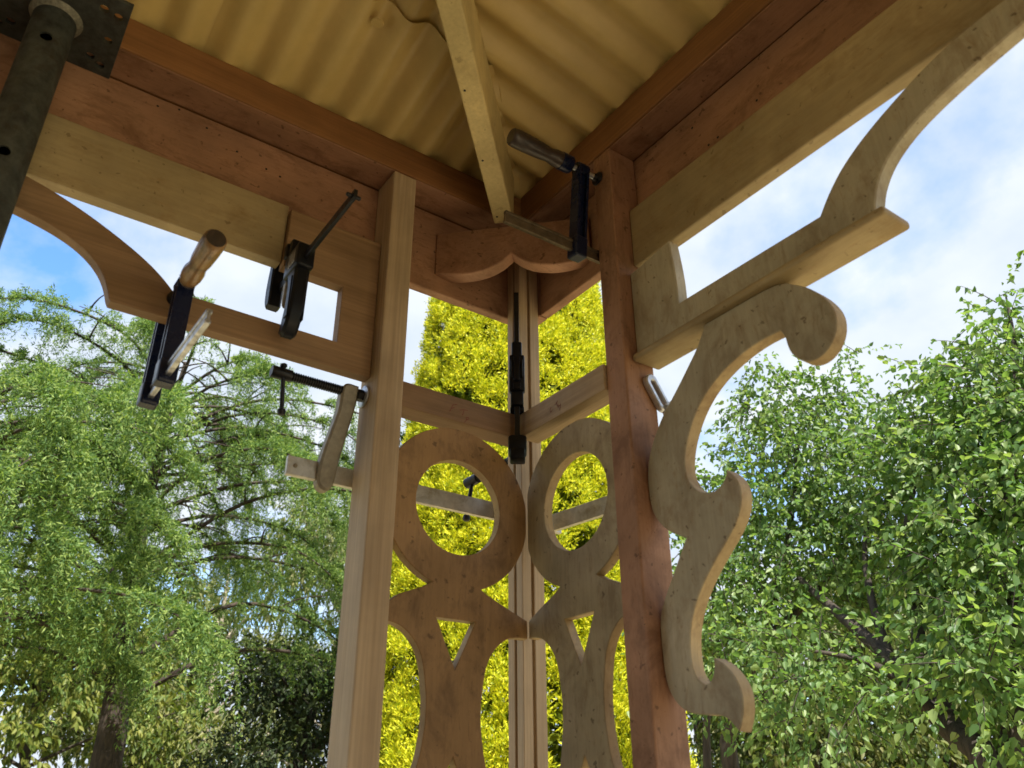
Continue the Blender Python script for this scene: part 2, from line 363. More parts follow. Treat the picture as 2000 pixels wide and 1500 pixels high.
for axis, ph, lap in (('x', -.285, -.243), ('y', -.30, -1.2)):
    W = PITCH*10; k = 0; u1 = .16
    while u1 > -LEN:
        u0 = u1-W; l2 = .0016 if k % 2 else 0.0
        build('roof_sheet', sheet_mesh(axis, u0-.03, u1, lap, .20, l2, ph), 'sheet_paint', roof, ZR, True, 60)
        if u0 < lap: build('roof_sheet', sheet_mesh(axis, u0-.03, u1, -3.4, lap+.09, l2+.0095, ph), 'sheet_paint', roof, ZR, True, 60)
        u1 = u0; k += 1
bm = bmesh.new(); 
Mr = Matrix.Translation(Vector((0, 0, .035)))@M
box(bm, (-.09, -.25, .150), (.09, (hb-ha).length+.1, .153), 0, Mr); build('ridge_cap', bm, 'sheet_paint', roof)
# roofing bolt with washer seen by the sheet lap
for q in ((738, 35),):
    p = on(*q, 1, -.21); p.z = Z0+.19*.21-.012
    bm = bmesh.new(); lathe(bm, p, (0, -.19, 1), [(.011, 0), (.012, .002), (.007, .004), (.004, .009), (.002, .010)], 16); build('roofing_bolt', bm, 'sheet_paint', roof, ZR, True)

# nail heads in the fascia boards
for u, v in ((308, 207), (350, 214), (463, 296), (547, 345), (520, 330), (404, 250)):
    p = on(u, v, 1, .068); bm = bmesh.new(); lathe(bm, p+Vector((0, .001, 0)), (0, -1, 0), [(.0022, 0), (.0022, .0012), (.0012, .0016)], 10); build('nail_head', bm, 'black_steel', roof, ZR, True)
for u, v in ((1384, 283), (1402, 268), (1478, 196), (1352, 250)):
    p = on(u, v, 0, .0735); bm = bmesh.new(); lathe(bm, p+Vector((.001, 0, 0)), (-1, 0, 0), [(.0025, 0), (.0025, .0012), (.0012, .0016)], 10); build('nail_head', bm, 'black_steel', roof, ZR, True)
for t_ in (.02, .17, .33, .55):
    p = M @ Vector((.011, t_, 0)); bm = bmesh.new(); lathe(bm, p+Vector((0, 0, .001)), (0, 0, -1), [(.0024, 0), (.0024, .0013), (.0012, .0017)], 10); build('nail_head', bm, 'black_steel', roof, ZR, True)

# ------------------------------------------------------------------ posts
def post(lo, hi, mat, label, strip=None):
    r = thing('veranda_post', ((lo[0]+hi[0])/2, (lo[1]+hi[1])/2, -ZR), label, 'post')
    bxo('shaft', (lo[0], lo[1], -ZR), (hi[0], hi[1], ZT-.0035), mat, r, .003)
    return r
post((-.306, -.006), (-.2555, .0672), 'pine_z', 'new bare pine post beside the dark quick clamp')
post((.006, -.3013), (.0727, -.2529), 'peach_z', 'peach painted post carrying the cream scroll bracket')
cp = thing('corner_post', (.045, .045, -ZR), 'slim pine corner post with grooved faces behind the two fretwork panels', 'post')
g, dp = .0, .0065
prof = [(.0205, .0205), (.0400, .0205), (.0400, .0205+dp), (.0465, .0205+dp), (.0465, .0205), (.070, .0205), (.070, .0665), (.0205, .0665), (.0205, .0465), (.0205+dp, .0465), (.0205+dp, .0400), (.0205, .0400)]
bm = bmesh.new(); a0 = [bm.verts.new((x, y, -ZR)) for x, y in prof]; a1 = [bm.verts.new((x, y, ZT-.004)) for x, y in prof]
for i in range(len(prof)): bm.faces.new((a0[i], a0[(i+1) % 12], a1[(i+1) % 12], a1[i]))
bm.faces.new(a0[::-1]); bm.faces.new(a1)
bmesh.ops.bevel(bm, geom=[e for e in bm.edges if abs(e.verts[0].co.z-e.verts[1].co.z) > .5], offset=.001, segments=1, affect='EDGES')
build('shaft', bm, 'pine_z', cp)

# ------------------------------------------------------------------ rails with pencilled marks
def ribbon(bm, pts, wdt, fn):
    for a, b2 in zip(pts, pts[1:]):
        a, b2 = Vector(a), Vector(b2); dd = (b2-a).normalized(); n_ = Vector((-dd.y, dd.x))*wdt/2; a = a-dd*wdt*.3; b2 = b2+dd*wdt*.3
        bm.faces.new([bm.verts.new(fn(*q)) for q in (a-n_, b2-n_, b2+n_, a+n_)])
def rail(lo, hi, mat, label, strokes, axis):
    r = thing('corner_rail', ((lo[0]+hi[0])/2, (lo[1]+hi[1])/2, lo[2]), label, 'rail')
    bxo('board', lo, hi, mat, r, .0018)
    for word in strokes:
        bm = bmesh.new()
        for st in word:
            if axis == 'x': pts = [(on(u, v, 1, lo[1]).x, on(u, v, 1, lo[1]).z) for u, v in st]; fn = lambda a, z: Vector((a, lo[1]-.0005, z))
            else: pts = [(on(u, v, 0, lo[0]).y, on(u, v, 0, lo[0]).z) for u, v in st]; fn = lambda a, z: Vector((lo[0]-.0005, a, z))
            ribbon(bm, pts, .0012, fn)
        build('pencil_letter', bm, 'pencil', r)
def z4(pts): return [(740+a/4, 700+b2/4) for a, b2 in pts]
def z7(pts): return [(980+a/7.692, 690+b2/7.692) for a, b2 in pts]
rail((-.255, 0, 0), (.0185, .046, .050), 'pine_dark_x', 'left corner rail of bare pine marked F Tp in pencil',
     [[z4([(578, 362), (566, 388), (552, 414)]), z4([(574, 366), (610, 358)]), z4([(566, 390), (592, 384)])],
      [z4([(632, 404), (662, 402), (692, 408)]), z4([(664, 404), (658, 430), (650, 446)])],
      [z4([(680, 462), (684, 480), (668, 502)]), z4([(682, 464), (698, 462), (700, 476), (684, 482)])]], 'x')
rail((0, -.2525, 0), (.046, -.0005, .050), 'pine_y', 'right corner rail of bare pine marked L Tp in pencil',
     [[z7([(742, 812), (728, 850), (732, 888), (750, 876), (760, 856)])],
      [z7([(796, 780), (826, 742), (846, 712)]), z7([(822, 736), (838, 790), (852, 812)])],
      [z7([(850, 770), (862, 800), (880, 778), (888, 752)]), z7([(886, 760), (880, 820), (872, 852)])]], 'y')

# ------------------------------------------------------------------ fretwork panels
def panel_outline(umin, umax):
    zc_, R0 = -.162, .147; right = []
    a0_ = math.asin(.0475/R0)
    pts = []
    for i in range(61):
        th = (math.pi-a0_)*i/60
        pts.append((R0*math.sin(th), min(-.0158, zc_+R0*math.cos(th))))
    pts += [(.062, -.3095), (.078, -.3165), (.107, -.3285), (.1455, -.343), (.1455, -.3735)]
    curve = [(.1455, -.3735), (.128, -.3732), (.111, -.3755), (.098, -.3805), (.086, -.389), (.0735, -.402), (.0635, -.419), (.0575, -.439), (.0535, -.463), (.051, -.482), (.0505, -.5)]
    sm = []
    for i in range(len(curve)-1):
        p0, p1, p2, p3 = (Vector(curve[max(0, i-1)]), Vector(curve[i]), Vector(curve[i+1]), Vector(curve[min(len(curve)-1, i+2)]))
        for k in range(3):
            s = k/3; sm.append(tuple(.5*((2*p1)+(p2-p0)*s+(2*p0-5*p1+4*p2-p3)*s*s+(3*p1-p0-3*p2+p3)*s**3)))
    right = pts + sm[1:] + [(.0505, -.5)]
    right += [(u, -1.0-z) for u, z in right[::-1][1:]]
    full = right + [(-u, z) for u, z in right[::-1]]
    out = []
    for u, z in full:
        p = (min(umax, max(umin, u)), z)
        if not out or (Vector(p)-Vector(out[-1])).length > 4e-4: out.append(p)
    if (Vector(out[0])-Vector(out[-1])).length < 4e-4: out.pop()
    return out
def circle(cx, cz_, r, n=56): return [(cx+r*math.cos(-2*math.pi*i/n), cz_+r*math.sin(-2*math.pi*i/n)) for i in range(n)]
tri = [(-.038, -.357), (.038, -.357), (.0, -.436)]
tri2 = [(-u, -1.0-z) for u, z in tri]
def panel(axis, centre, umin, umax, plane, mat, label):
    if axis == 'x': fn = lambda a, z, dd: Vector((centre+a, plane+dd, z)); loc = (centre, plane, -.98)
    else: fn = lambda a, z, dd: Vector((plane+dd, centre+a, z)); loc = (plane, centre, -.98)
    bm = bmesh.new(); prism(bm, panel_outline(umin, umax), [circle(0, -.162, .0862), tri, tri2, circle(0, -.838, .0862)], fn, .0195, .0012, 1)
    return tag(build('fretwork_screen', bm, mat, None, ZR, True, 30, 'sawn_lit_edge'), label, 'fretwork screen', 'pierced panels set in the corner')
panel('x', -.1290, -.1262, .1450, .0006, 'fret_z', 'brown weathered fretwork panel with round ring, left of the corner post')
panel('y', -.1380, -.1142, .1370, .0172, 'fret_pale_z', 'grey cream fretwork panel with round ring, right of the corner post')

# ------------------------------------------------------------------ fretwork brackets under the beams
arm_low = [(-.743, .0525), (-.747, .058), (-.750, .070), (-.757, .086), (-.766, .101), (-.781, .117), (-.797, .129), (-.815, .139), (-.836, .1475), (-.860, .1545), (-.895, .1625), (-.94, .170), (-.99, .177), (-1.06, .187), (-1.13, .204), (-1.17, .222)]
arm_up = [(-.660, .104), (-.675, .119), (-.697, .136), (-.720, .1505), (-.747, .165), (-.778, .180), (-.807, .193), (-.834, .203), (-.868, .215), (-.905, .224), (-.95, .2295), (-1.0, .232), (-1.08, .2325), (-1.17, .2335)]
lb = thing('fretwork_bracket', (-.306, .04, .05), 'new bare pine bracket with curved arm clamped under the left beam', 'bracket', 'open brackets under the beams')
o1 = [(-.3065, .0525)] + arm_low + arm_up[::-1] + [(-.3755, .104), (-.3755, .2225), (-.490, .2235), (-.490, .349), (-.3065, .349)]
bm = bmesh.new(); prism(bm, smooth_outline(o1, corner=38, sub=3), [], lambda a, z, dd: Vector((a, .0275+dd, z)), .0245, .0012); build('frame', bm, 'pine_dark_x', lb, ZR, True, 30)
bxo('top_board', (-1.75, .0405, .2365), (-.4915, .0665, .364), 'cream_x', lb, .0015)
rb = thing('fretwork_bracket', (.04, -.301, .05), 'cream painted bracket with curved arm fixed under the right beam', 'bracket', 'open brackets under the beams')
r_low = [(-.760, .0525), (-.762, .064), (-.770, .093), (-.787, .117), (-.810, .136), (-.838, .151), (-.870, .162), (-.905, .171), (-.943, .179), (-.985, .187), (-1.05, .198), (-1.12, .214), (-1.17, .23)]
r_up = [(-.683, .1005), (-.701, .126), (-.727, .153), (-.759, .174), (-.792, .191), (-.826, .205), (-.856, .217), (-.888, .2275), (-.93, .2355), (-1.0, .239), (-1.08, .240), (-1.17, .241)]
o2 = [(-.3020, .0525)] + r_low + r_up[::-1] + [(-.55, .1025), (-.4075, .104), (-.4095, .145), (-.4065, .19), (-.4015, .236), (-.3020, .222)]
bm = bmesh.new(); prism(bm, smooth_outline(o2, corner=38, sub=3), [], lambda a, z, dd: Vector((.034+dd, a, z)), .0245, .002); build('frame', bm, 'scroll_cream', rb, ZR, True, 30)
bxo('top_board', (.0455, -1.75, .2445), (.0725, -.3020, .3725), 'cream_y', rb, .003)
bm = bmesh.new(); box(bm, (.0215, -.778, .038), (.0835, -.3022, .0515), .005, None, 3); build('nosing_strip', bm, 'cream_y', rb, ZR, True)

SCROLL = [(-.456, .0375), (-.435, .003), (-.409, -.020), (-.390, -.040), (-.369, -.060), (-.350, -.075), (-.338, -.091), (-.323, -.111), (-.312, -.130), (-.3045, -.152), (-.302, -.176), (-.3025, -.201), (-.3055, -.224), (-.314, -.243), (-.329, -.260), (-.346, -.272), (-.359, -.279), (-.370, -.285), (-.366, -.292), (-.356, -.305), (-.345, -.321), (-.335, -.336), (-.319, -.358), (-.307, -.378), (-.302, -.394), (-.302, -.416), (-.302, -.444), (-.303, -.465), (-.306, -.482), (-.313, -.499), (-.326, -.513), (-.343, -.523), (-.363, -.527), (-.399, -.529), (-.409, -.534), (-.417, -.543), (-.426, -.552), (-.434, -.538), (-.439, -.520), (-.438, -.503), (-.432, -.489), (-.423, -.477), (-.412, -.466), (-.397, -.458), (-.397, -.468), (-.394, -.477), (-.390, -.485), (-.383, -.490), (-.376, -.490), (-.368, -.485), (-.361, -.477), (-.357, -.466), (-.356, -.448), (-.358, -.425), (-.363, -.407), (-.371, -.389), (-.382, -.372), (-.395, -.355), (-.412, -.338), (-.431, -.320), (-.450, -.304), (-.467, -.287), (-.478, -.268), (-.482, -.250), (-.480, -.234), (-.473, -.220), (-.460, -.208), (-.459, -.217), (-.451, -.226), (-.440, -.232), (-.427, -.233), (-.413, -.229), (-.399, -.220), (-.389, -.207), (-.383, -.191), (-.3825, -.174), (-.386, -.156), (-.394, -.136), (-.405, -.116), (-.420, -.096), (-.438, -.079), (-.458, -.066), (-.476, -.057), (-.500, -.048), (-.530, -.041), (-.560, -.038), (-.588, -.040), (-.595, -.052), (-.594, -.067), (-.598, -.082), (-.607, -.096), (-.620, -.106), (-.634, -.109), (-.648, -.106), (-.660, -.098), (-.670, -.086), (-.675, -.071), (-.676, -.056), (-.672, -.040), (-.662, -.022), (-.649, -.004), (-.637, .008), (-.622, .020), (-.600, .033), (-.592, .0375)]
bm = bmesh.new(); prism(bm, smooth_outline(SCROLL, corner=52, sub=3), [], lambda a, z, dd: Vector((.0335+dd, a, z)), .0245, .0016, 1)
tag(build('scroll_bracket', bm, 'scroll_cream', None, ZR, True, 30, 'sawn_lit_edge'), 'cream carved scroll bracket with round end on the peach post', 'bracket')

# ------------------------------------------------------------------ clamps
def loc2world(org, e1, e2):
    e1, e2 = Vector(e1).normalized(), Vector(e2); e2 = (e2-e1*e2.dot(e1)).normalized(); e3 = e1.cross(e2)
    return Matrix(((e1.x, e2.x, e3.x, org[0]), (e1.y, e2.y, e3.y, org[1]), (e1.z, e2.z, e3.z, org[2]), (0, 0, 0, 1)))
def solid(bm, pts, M, w_, c=.0015): prism(bm, pts, [], lambda a, z, dd: M @ Vector((a, z, dd-w_/2)), w_, c)
def xf(bm, M):
    for v in bm.verts: v.co = M @ v.co
def i_arm(bm, s, th, h0, h1, wd, M, dirn):       # ribbed cast arm: web and two flanges; s = position along the bar
    box(bm, (s-th/2, h0, -wd*.22), (s+th/2, h1, wd*.22), .0015, M)
    for q in (-1, 1): box(bm, (s+q*th/2-.003, h0+.002, -wd/2), (s+q*th/2+.003, h1-.004, wd/2), .0015, M)
def f_clamp(label, org, e1, e2, s_fix, s_slide, s_end, H, handle, hmat, s_h0, s_h1, fer, bar_h=.022, bmat='steel', pad_fix=None, pad_s=None, ext=.02, wd=.026, hr=.0165):
    M = loc2world(org, e1, e2)
    r = thing('bar_clamp', org, label, 'clamp', 'bar clamps with wooden handles')
    bm = bmesh.new(); s0 = s_fix-ext
    box(bm, (s0, -bar_h/2, -.0022), (s_end, bar_h/2, .0022), .0008, M)
    for q in (-1, 1): box(bm, (s0, q*(bar_h/2-.003)-.003, -.0042), (s_end, q*(bar_h/2-.003)+.003, .0042), .0012, M)
    build('bar', bm, bmat, r)
    bm = bmesh.new(); i_arm(bm, s_fix, .016, -bar_h*.75, H+.012, wd, M, 1); box(bm, (s_fix-.013, -bar_h*.9, -wd*.55), (s_fix+.013, bar_h*.8, wd*.55), .004, M); build('fixed_jaw', bm, 'navy', r)
    if pad_fix is not None:
        bm = bmesh.new(); a, b2 = sorted((s_fix+.009 if pad_fix > s_fix else s_fix-.009, pad_fix)); lathe(bm, M @ Vector((a, H, 0)), Vector(e1), [(.010, 0), (.011, .001), (.011, max(.002, b2-a-.001)), (.010, max(.003, b2-a))], 18); build('jaw_pad', bm, 'black_steel', r, ZR, True)
    bm = bmesh.new(); i_arm(bm, s_slide, .018, -bar_h*.75, H+.006, wd, M, 1); box(bm, (s_slide-.014, -bar_h*.95, -wd*.55), (s_slide+.014, bar_h*.85, wd*.55), .004, M)
    lathe(bm, M @ Vector((s_slide-.013, H, 0)), Vector(e1), [(.0125, 0), (.0140, .002), (.0140, .024), (.0125, .026)], 18); build('sliding_jaw', bm, 'navy', r)
    bm = bmesh.new(); sp = pad_s+.006; L = s_h0-sp; prof_ = []
    k = 0; s = 0
    while s < L: prof_.append((.0056 if k % 2 else .0047, s)); s += .0014; k += 1
    lathe(bm, M @ Vector((sp, H, 0)), Vector(e1), prof_, 12); build('screw', bm, 'steel', r, ZR, True, 60)
    bm = bmesh.new(); lathe(bm, M @ Vector((pad_s, H, 0)), Vector(e1), [(.0125, 0), (.0140, .0012), (.0135, .004), (.008, .007), (.007, .013)], 20); build('pad', bm, 'black_steel', r, ZR, True)
    bm = bmesh.new(); Lh = s_h1-s_h0
    lathe(bm, M @ Vector((s_h0, H, 0)), Vector(e1), [(hr*.62, 0), (hr*.86, Lh*.05), (hr*.98, Lh*.16), (hr*.99, Lh*.26), (hr*.84, Lh*.36), (hr*.86, Lh*.42), (hr*.97, Lh*.52), (hr*1.05, Lh*.75), (hr*1.06, Lh*.93), (hr*1.0, Lh*.985), (hr*.9, Lh)], 28)
    hd = build('handle', bm, hmat, r, ZR, True, 50)
    bm = bmesh.new(); lathe(bm, M @ Vector((s_h1-.0006, H, 0)), Vector(e1), [(hr*.88, 0), (hr*.86, .0012), (hr*.3, .0016)], 24); build('end_cap', bm, 'handle_dark', hd, ZR, True)
    bm = bmesh.new(); lathe(bm, M @ Vector((s_h0-.004, H, 0)), Vector(e1), [(hr*.55, 0), (hr*.66, .001), (hr*.70, Lh*fer), (hr*.6, Lh*fer+.001)] if fer < .1 else [(hr*.6, 0), (hr*.99, .003), (hr*1.06, .006), (hr*1.06, Lh*fer), (hr*.95, Lh*fer+.002)], 24); build('ferrule', bm, 'zinc' if fer < .1 else 'navy', hd, ZR, True)
    return r
f_clamp('navy bar clamp with worn brown wooden handle gripping the left pine bracket', (-.6535, .066, -.066), (.022, -1, .01), (0, 0, 1), 0, .0865, .275, .1545, .13, 'handle_wood', .100, .232, .06, pad_fix=.0135, pad_s=.0395)
f_clamp('navy bar clamp with dark wooden handle beside the hip rafter', (.118, -.2455, .287), (-1, .012, 0), (0, -.13, 1), 0, .155, .318, .172, .13, 'handle_dark', .182, .318, .20, pad_fix=.023, pad_s=.1125, bar_h=.024, bmat='brown_reflection_steel')

# trigger clamp on the left board
tcl = thing('trigger_clamp', (-.478, .0, .06), 'black plastic trigger clamp gripping the cream board at the left bracket', 'clamp', 'one handed trigger clamps')
bx = -.478
bm = bmesh.new(); box(bm, (bx-.0032, -.245, .1925), (bx+.0032, .088, .2085), .0012); build('bar', bm, 'black_steel', tcl)
bm = bmesh.new(); rod(bm, (bx-.012, -.236, .2005), (bx+.012, -.236, .2005), .0035); build('stop_pin', bm, 'black_steel', tcl, ZR, True)
Myz = Matrix(((0, 0, 1, bx), (1, 0, 0, 0), (0, 1, 0, 0), (0, 0, 0, 1)))
grip = [(.000, .182), (-.010, .165), (-.015, .14), (-.013, .11), (-.003, .08), (.004, .067), (-.004, .058), (-.020, .058), (-.034, .075), (-.043, .105), (-.046, .14), (-.046, .182)]
bm = bmesh.new(); box(bm, (bx-.0155, -.054, .178), (bx+.0155, .011, .226), .005, None, 3); box(bm, (bx-.012, -.006, .220), (bx+.012, .0118, .262), .003); bd = build('body', bm, 'black_plastic', tcl, ZR, True)
bm = bmesh.new(); solid(bm, smooth_outline(grip, corner=60), Myz, .026, .005); build('grip', bm, 'black_plastic', tcl, ZR, True, 35)
for q in (-1, 1):
    bm = bmesh.new(); box(bm, (bx+q*.0135-.0012, -.036, .085), (bx+q*.0135+.0012, -.022, .165), .0008); build('grip_rib', bm, 'black_plastic', bd)
bm = bmesh.new()
for k in range(5): box(bm, (bx-.0163, -.040+k*.006, .190), (bx-.0150, -.037+k*.006, .216), .0004)
build('spring_slot', bm, 'steel', bd)
bm = bmesh.new(); solid(bm, smooth_outline([(.014, .186), (.030, .184), (.030, .160), (.024, .132), (.018, .130), (.016, .150)], corner=60), Myz, .014, .0025); build('trigger', bm, 'grey_cast', tcl, ZR, True, 35)
fx = [(.0672, .300), (.0672, .190), (.064, .176), (.066, .160), (.082, .158), (.092, .172), (.0945, .21), (.085, .26), (.076, .300)]
Mf = Matrix(((0, 0, 1, bx-.006), (1, 0, 0, 0), (0, 1, 0, 0), (0, 0, 0, 1)))
bm = bmesh.new(); solid(bm, smooth_outline(fx, corner=60), Mf, .024, .003); build('fixed_jaw', bm, 'black_plastic', tcl, ZR, True, 35)
for lo, hi in (((bx-.015, .0122, .2325), (bx+.015, .0272, .262)),): bxo('jaw_pad', lo, hi, 'black_plastic', tcl, .003)

# small trigger clamp standing on the corner rails
mc = thing('trigger_clamp', (-.018, -.021, -.06), 'small black trigger clamp standing upright at the corner of the rails', 'clamp', 'one handed trigger clamps')
e1 = Vector((.58, .81, 0)).normalized(); sxv = Vector((e1.y, -e1.x, 0))
Mm = Matrix(((sxv.x, -e1.x, 0, -.018), (sxv.y, -e1.y, 0, -.021), (0, 0, 1, 0), (0, 0, 0, 1)))   # local x right, y towards camera, z up
bm = bmesh.new(); box(bm, (-.0050, -.003, -.05), (.0050, .003, .318), .001, Mm); build('bar', bm, 'black_steel', mc)
bm = bmesh.new(); box(bm, (-.0155, -.008, .085), (.0155, .012, .165), .004, Mm); box(bm, (-.0105, -.007, .150), (.0105, .0105, .196), .004, Mm); box(bm, (-.0125, -.012, .056), (.0125, .008, .094), .003, Mm)
bd = build('body', bm, 'black_plastic', mc, ZR, True)
for q in (-1, 1):
    bm = bmesh.new(); box(bm, (q*.0098-.0022, .0122, .112), (q*.0098+.0022, .0165, .152), .0015, Mm); build('grip_rib', bm, 'black_plastic', bd, ZR, True)
bm = bmesh.new(); box(bm, (-.0065, .0135, .104), (.0065, .019, .158), .002, Mm); build('trigger', bm, 'black_plastic', mc, ZR, True)
bm = bmesh.new(); box(bm, (-.0075, .0125, .086), (.0075, .0175, .099), .0015, Mm); build('release_lever', bm, 'black_plastic', mc, ZR, True)
bm = bmesh.new(); box(bm, (-.0175, -.030, -.040), (.0175, .010, -.0075), .005, Mm); box(bm, (-.0145, -.024, -.056), (.0145, .012, -.034), .004, Mm); build('fixed_jaw', bm, 'black_plastic', mc, ZR, True)
bm = bmesh.new(); box(bm, (-.0125, -.032, -.0085), (.0125, -.006, -.0005), .002, Mm); build('jaw_pad', bm, 'black_plastic', mc, ZR, True)
bm = bmesh.new(); box(bm, (-.0135, -.034, .0505), (.0135, -.004, .0575), .002, Mm); build('jaw_pad', bm, 'black_plastic', mc, ZR, True)

def thread(bm, a, b2, r, pitch=.0042):
    d_ = Vector(b2)-Vector(a); L = d_.length; n_ = int(L/pitch); pr = [(r*.78, 0)]
    for k in range(n_):
        s = k*pitch; pr += [(r*.80, s+pitch*.15), (r, s+pitch*.4), (r, s+pitch*.65), (r*.80, s+pitch*.9)]
    lathe(bm, a, d_, pr, 18)
# sash clamp along the left panel
sa = thing('sash_clamp', (-.335, .085, -.14), 'long sash clamp with grey cast head and black screw on the pine post', 'clamp', 'long sash clamps behind the panels')
bm = bmesh.new(); box(bm, (-.4175, .0830, -.1375), (.165, .0930, -.1035), .0012); build('bar', bm, 'aluminium_bar', sa)
bm = bmesh.new(); rod(bm, (-.4035, .0800, -.1205), (-.4035, .0960, -.1205), .0038); build('pin', bm, 'grey_cast', sa, ZR, True)
sw = Vector((-.306, .0455, .0215)); se = Vector((-.478, .0475, .0225))
bm = bmesh.new(); thread(bm, sw+Vector((-.018, 0, 0)), se+Vector((.034, 0, 0)), .0088); build('screw', bm, 'black_steel', sa, ZR, True, 35)
bm = bmesh.new(); lathe(bm, se+Vector((.036, 0, 0)), (-1, 0, 0), [(.0075, 0), (.0105, .001), (.0108, .034), (.0095, .036)], 20); hd = build('screw_head', bm, 'black_steel', sa, ZR, True)
ta, tb = se+Vector((.018, -.006, .013)), se+Vector((.030, .010, -.062))
bm = bmesh.new(); rod(bm, ta, tb, .0038); lathe(bm, tb+(ta-tb).normalized()*.004, tb-ta, [(.004, 0), (.0068, .002), (.0074, .006), (.0062, .011), (.003, .013)], 16); lathe(bm, ta+(tb-ta).normalized()*.004, ta-tb, [(.004, 0), (.006, .002), (.006, .006), (.003, .008)], 16); build('tommy_bar', bm, 'black_steel', sa, ZR, True)
bm = bmesh.new(); lathe(bm, sw+Vector((-.0005, 0, 0)), (-1, 0, 0), [(.0195, 0), (.0205, .0008), (.0205, .0028), (.0190, .0036)], 26); pd = build('pad', bm, 'zinc', sa, ZR, True)
bm = bmesh.new(); lathe(bm, sw+Vector((-.004, 0, 0)), (-1, 0, 0), [(.0105, 0), (.0112, .002), (.0112, .010), (.008, .013), (.0072, .020)], 6); build('swivel_nut', bm, 'black_steel', pd)
arm = [(-.322, .034), (-.346, .036), (-.352, .030), (-.353, .008), (-.349, -.010), (-.358, -.055), (-.366, -.095), (-.367, -.143), (-.360, -.152), (-.340, -.154), (-.333, -.148), (-.3335, -.095), (-.327, -.055), (-.3225, -.010), (-.320, .008)]
def afn(a, z, dd): s = (.03-z)/.17; return Vector((a, .0345+s*.040+dd, z))
bm = bmesh.new(); prism(bm, smooth_outline(arm, corner=70), [], afn, .024, .004); build('head', bm, 'grey_cast', sa, ZR, True, 35)
# sash clamp along the right panel
sb = thing('sash_clamp', (.092, -.05, -.15), 'second sash clamp whose bar shows through the right ring', 'clamp', 'long sash clamps behind the panels')
def bz(y): return -.1435+(.0157-y)*-.06*-1 if False else -.1433-(.0157-y)*.06
Mb = Matrix.Translation(Vector((0, 0, 0)))
bm = bmesh.new(); vs = box(bm, (.0965, -.322, -.0165), (.1065, .178, .0165), .0012)
for v in bm.verts: v.co.z += bz(v.co.y)
build('bar', bm, 'aluminium_bar', sb)
s0_, s1_ = Vector((.044, .0720, -.004)), Vector((.022, .215, -.018)); ax = (s1_-s0_).normalized()
bm = bmesh.new(); thread(bm, s0_+ax*.018, s1_-ax*.03, .0085); build('screw', bm, 'black_steel', sb, ZR, True, 35)
bm = bmesh.new(); lathe(bm, s1_-ax*.032, ax, [(.0075, 0), (.0108, .001), (.0112, .036), (.0095, .038)], 20); build('screw_head', bm, 'black_steel', sb, ZR, True)
ta = s1_-ax*.012+Vector((.003, 0, .014)); tb = s1_-ax*.012+Vector((-.014, -.004, -.082))
bm = bmesh.new(); rod(bm, ta, tb, .0042); lathe(bm, tb+(ta-tb).normalized()*.004, tb-ta, [(.004, 0), (.0070, .002), (.0078, .006), (.0066, .012), (.003, .014)], 16); build('tommy_bar', bm, 'black_steel', sb, ZR, True)
bm = bmesh.new(); lathe(bm, s0_, ax, [(.0165, 0), (.0175, .001), (.0175, .004), (.010, .006), (.009, .018)], 24); build('pad', bm, 'black_steel', sb, ZR, True)
bm = bmesh.new()
hq = [(.016, -.006), (.016, .018), (.060, .016), (.112, -.120), (.1125, bz(.16)-.022), (.090, bz(.16)-.022), (.086, -.115), (.050, -.024)]
prism(bm, smooth_outline(hq, corner=70), [], lambda a, z, dd: Vector((a+.006, .148+dd, z-.014)), .026, .003); build('head', bm, 'grey_cast', sb, ZR, True, 35)
# slotted tail jaw pressing on the peach post
Ms = loc2world((.0665, -.3018, -.0125), (.045, 0, -.07), (0, -1, 0))
def stad(hl, r, n=10): return [(hl+r*math.cos(a), r*math.sin(a)) for a in [(-math.pi/2)+math.pi*i/n for i in range(n+1)]]+[(-hl+r*math.cos(a), r*math.sin(a)) for a in [(math.pi/2)+math.pi*i/n for i in range(n+1)]]
bm = bmesh.new(); prism(bm, stad(.0215, .0135), [stad(.0185, .0048)[::-1]], lambda a, z, dd: Ms @ Vector((a, dd, z)), .012, .002); tj = build('tail_jaw', bm, 'zinc', sb, ZR, True, 35)
bm = bmesh.new(); prism(bm, smooth_outline([(.075, -.035), (.092, -.022), (.105, -.05), (.109, -.11), (.109, bz(-.315)-.02), (.0955, bz(-.315)-.02), (.092, -.11), (.086, -.06)], corner=70), [], lambda a, z, dd: Vector((a, -.3035-dd, z)), .018, .003); build('jaw_arm', bm, 'zinc', tj, ZR, True, 35)

# ------------------------------------------------------------------ steel prop under the left beam
pr = thing('steel_prop', (-.9287, -.018, -ZR), 'dark steel adjustable prop holding up the left beam', 'prop')
PX, PY = -.9287, -.018
bm = bmesh.new(); box(bm, (PX-.098, PY-.092, ZT-.0115), (PX+.098, PY+.086, ZT-.0035), .0015)
hol = [((PX+sx_*q, PY+sy_, ZT-.03), (PX+sx_*q, PY+sy_, ZT+.02), .0075) for sx_ in (-1, 1) for q, sy_ in ((.060, -.062), (.082, -.058), (.060, .050), (.078, .062), (.078, .000))]
bm = boolean_cut(bm, hol); build('head_plate', bm, 'prop_steel', pr)
bm = bmesh.new()
n = 48; ro, ri = .0320, .0285; zs = (-ZR+.002, ZT-.0117); rg = []
for rr, zz in ((ro, zs[0]), (ro, zs[1]), (ri, zs[1]), (ri, zs[0])): rg.append([bm.verts.new((PX+rr*math.cos(2*math.pi*i/n), PY+rr*math.sin(2*math.pi*i/n), zz)) for i in range(n)])
for k in range(4):
    for i in range(n): bm.faces.new((rg[k][i], rg[k][(i+1) % n], rg[(k+1) % 4][(i+1) % n], rg[(k+1) % 4][i]))
hd_ = Vector((-.06, -1, 0)).normalized(); cut = []
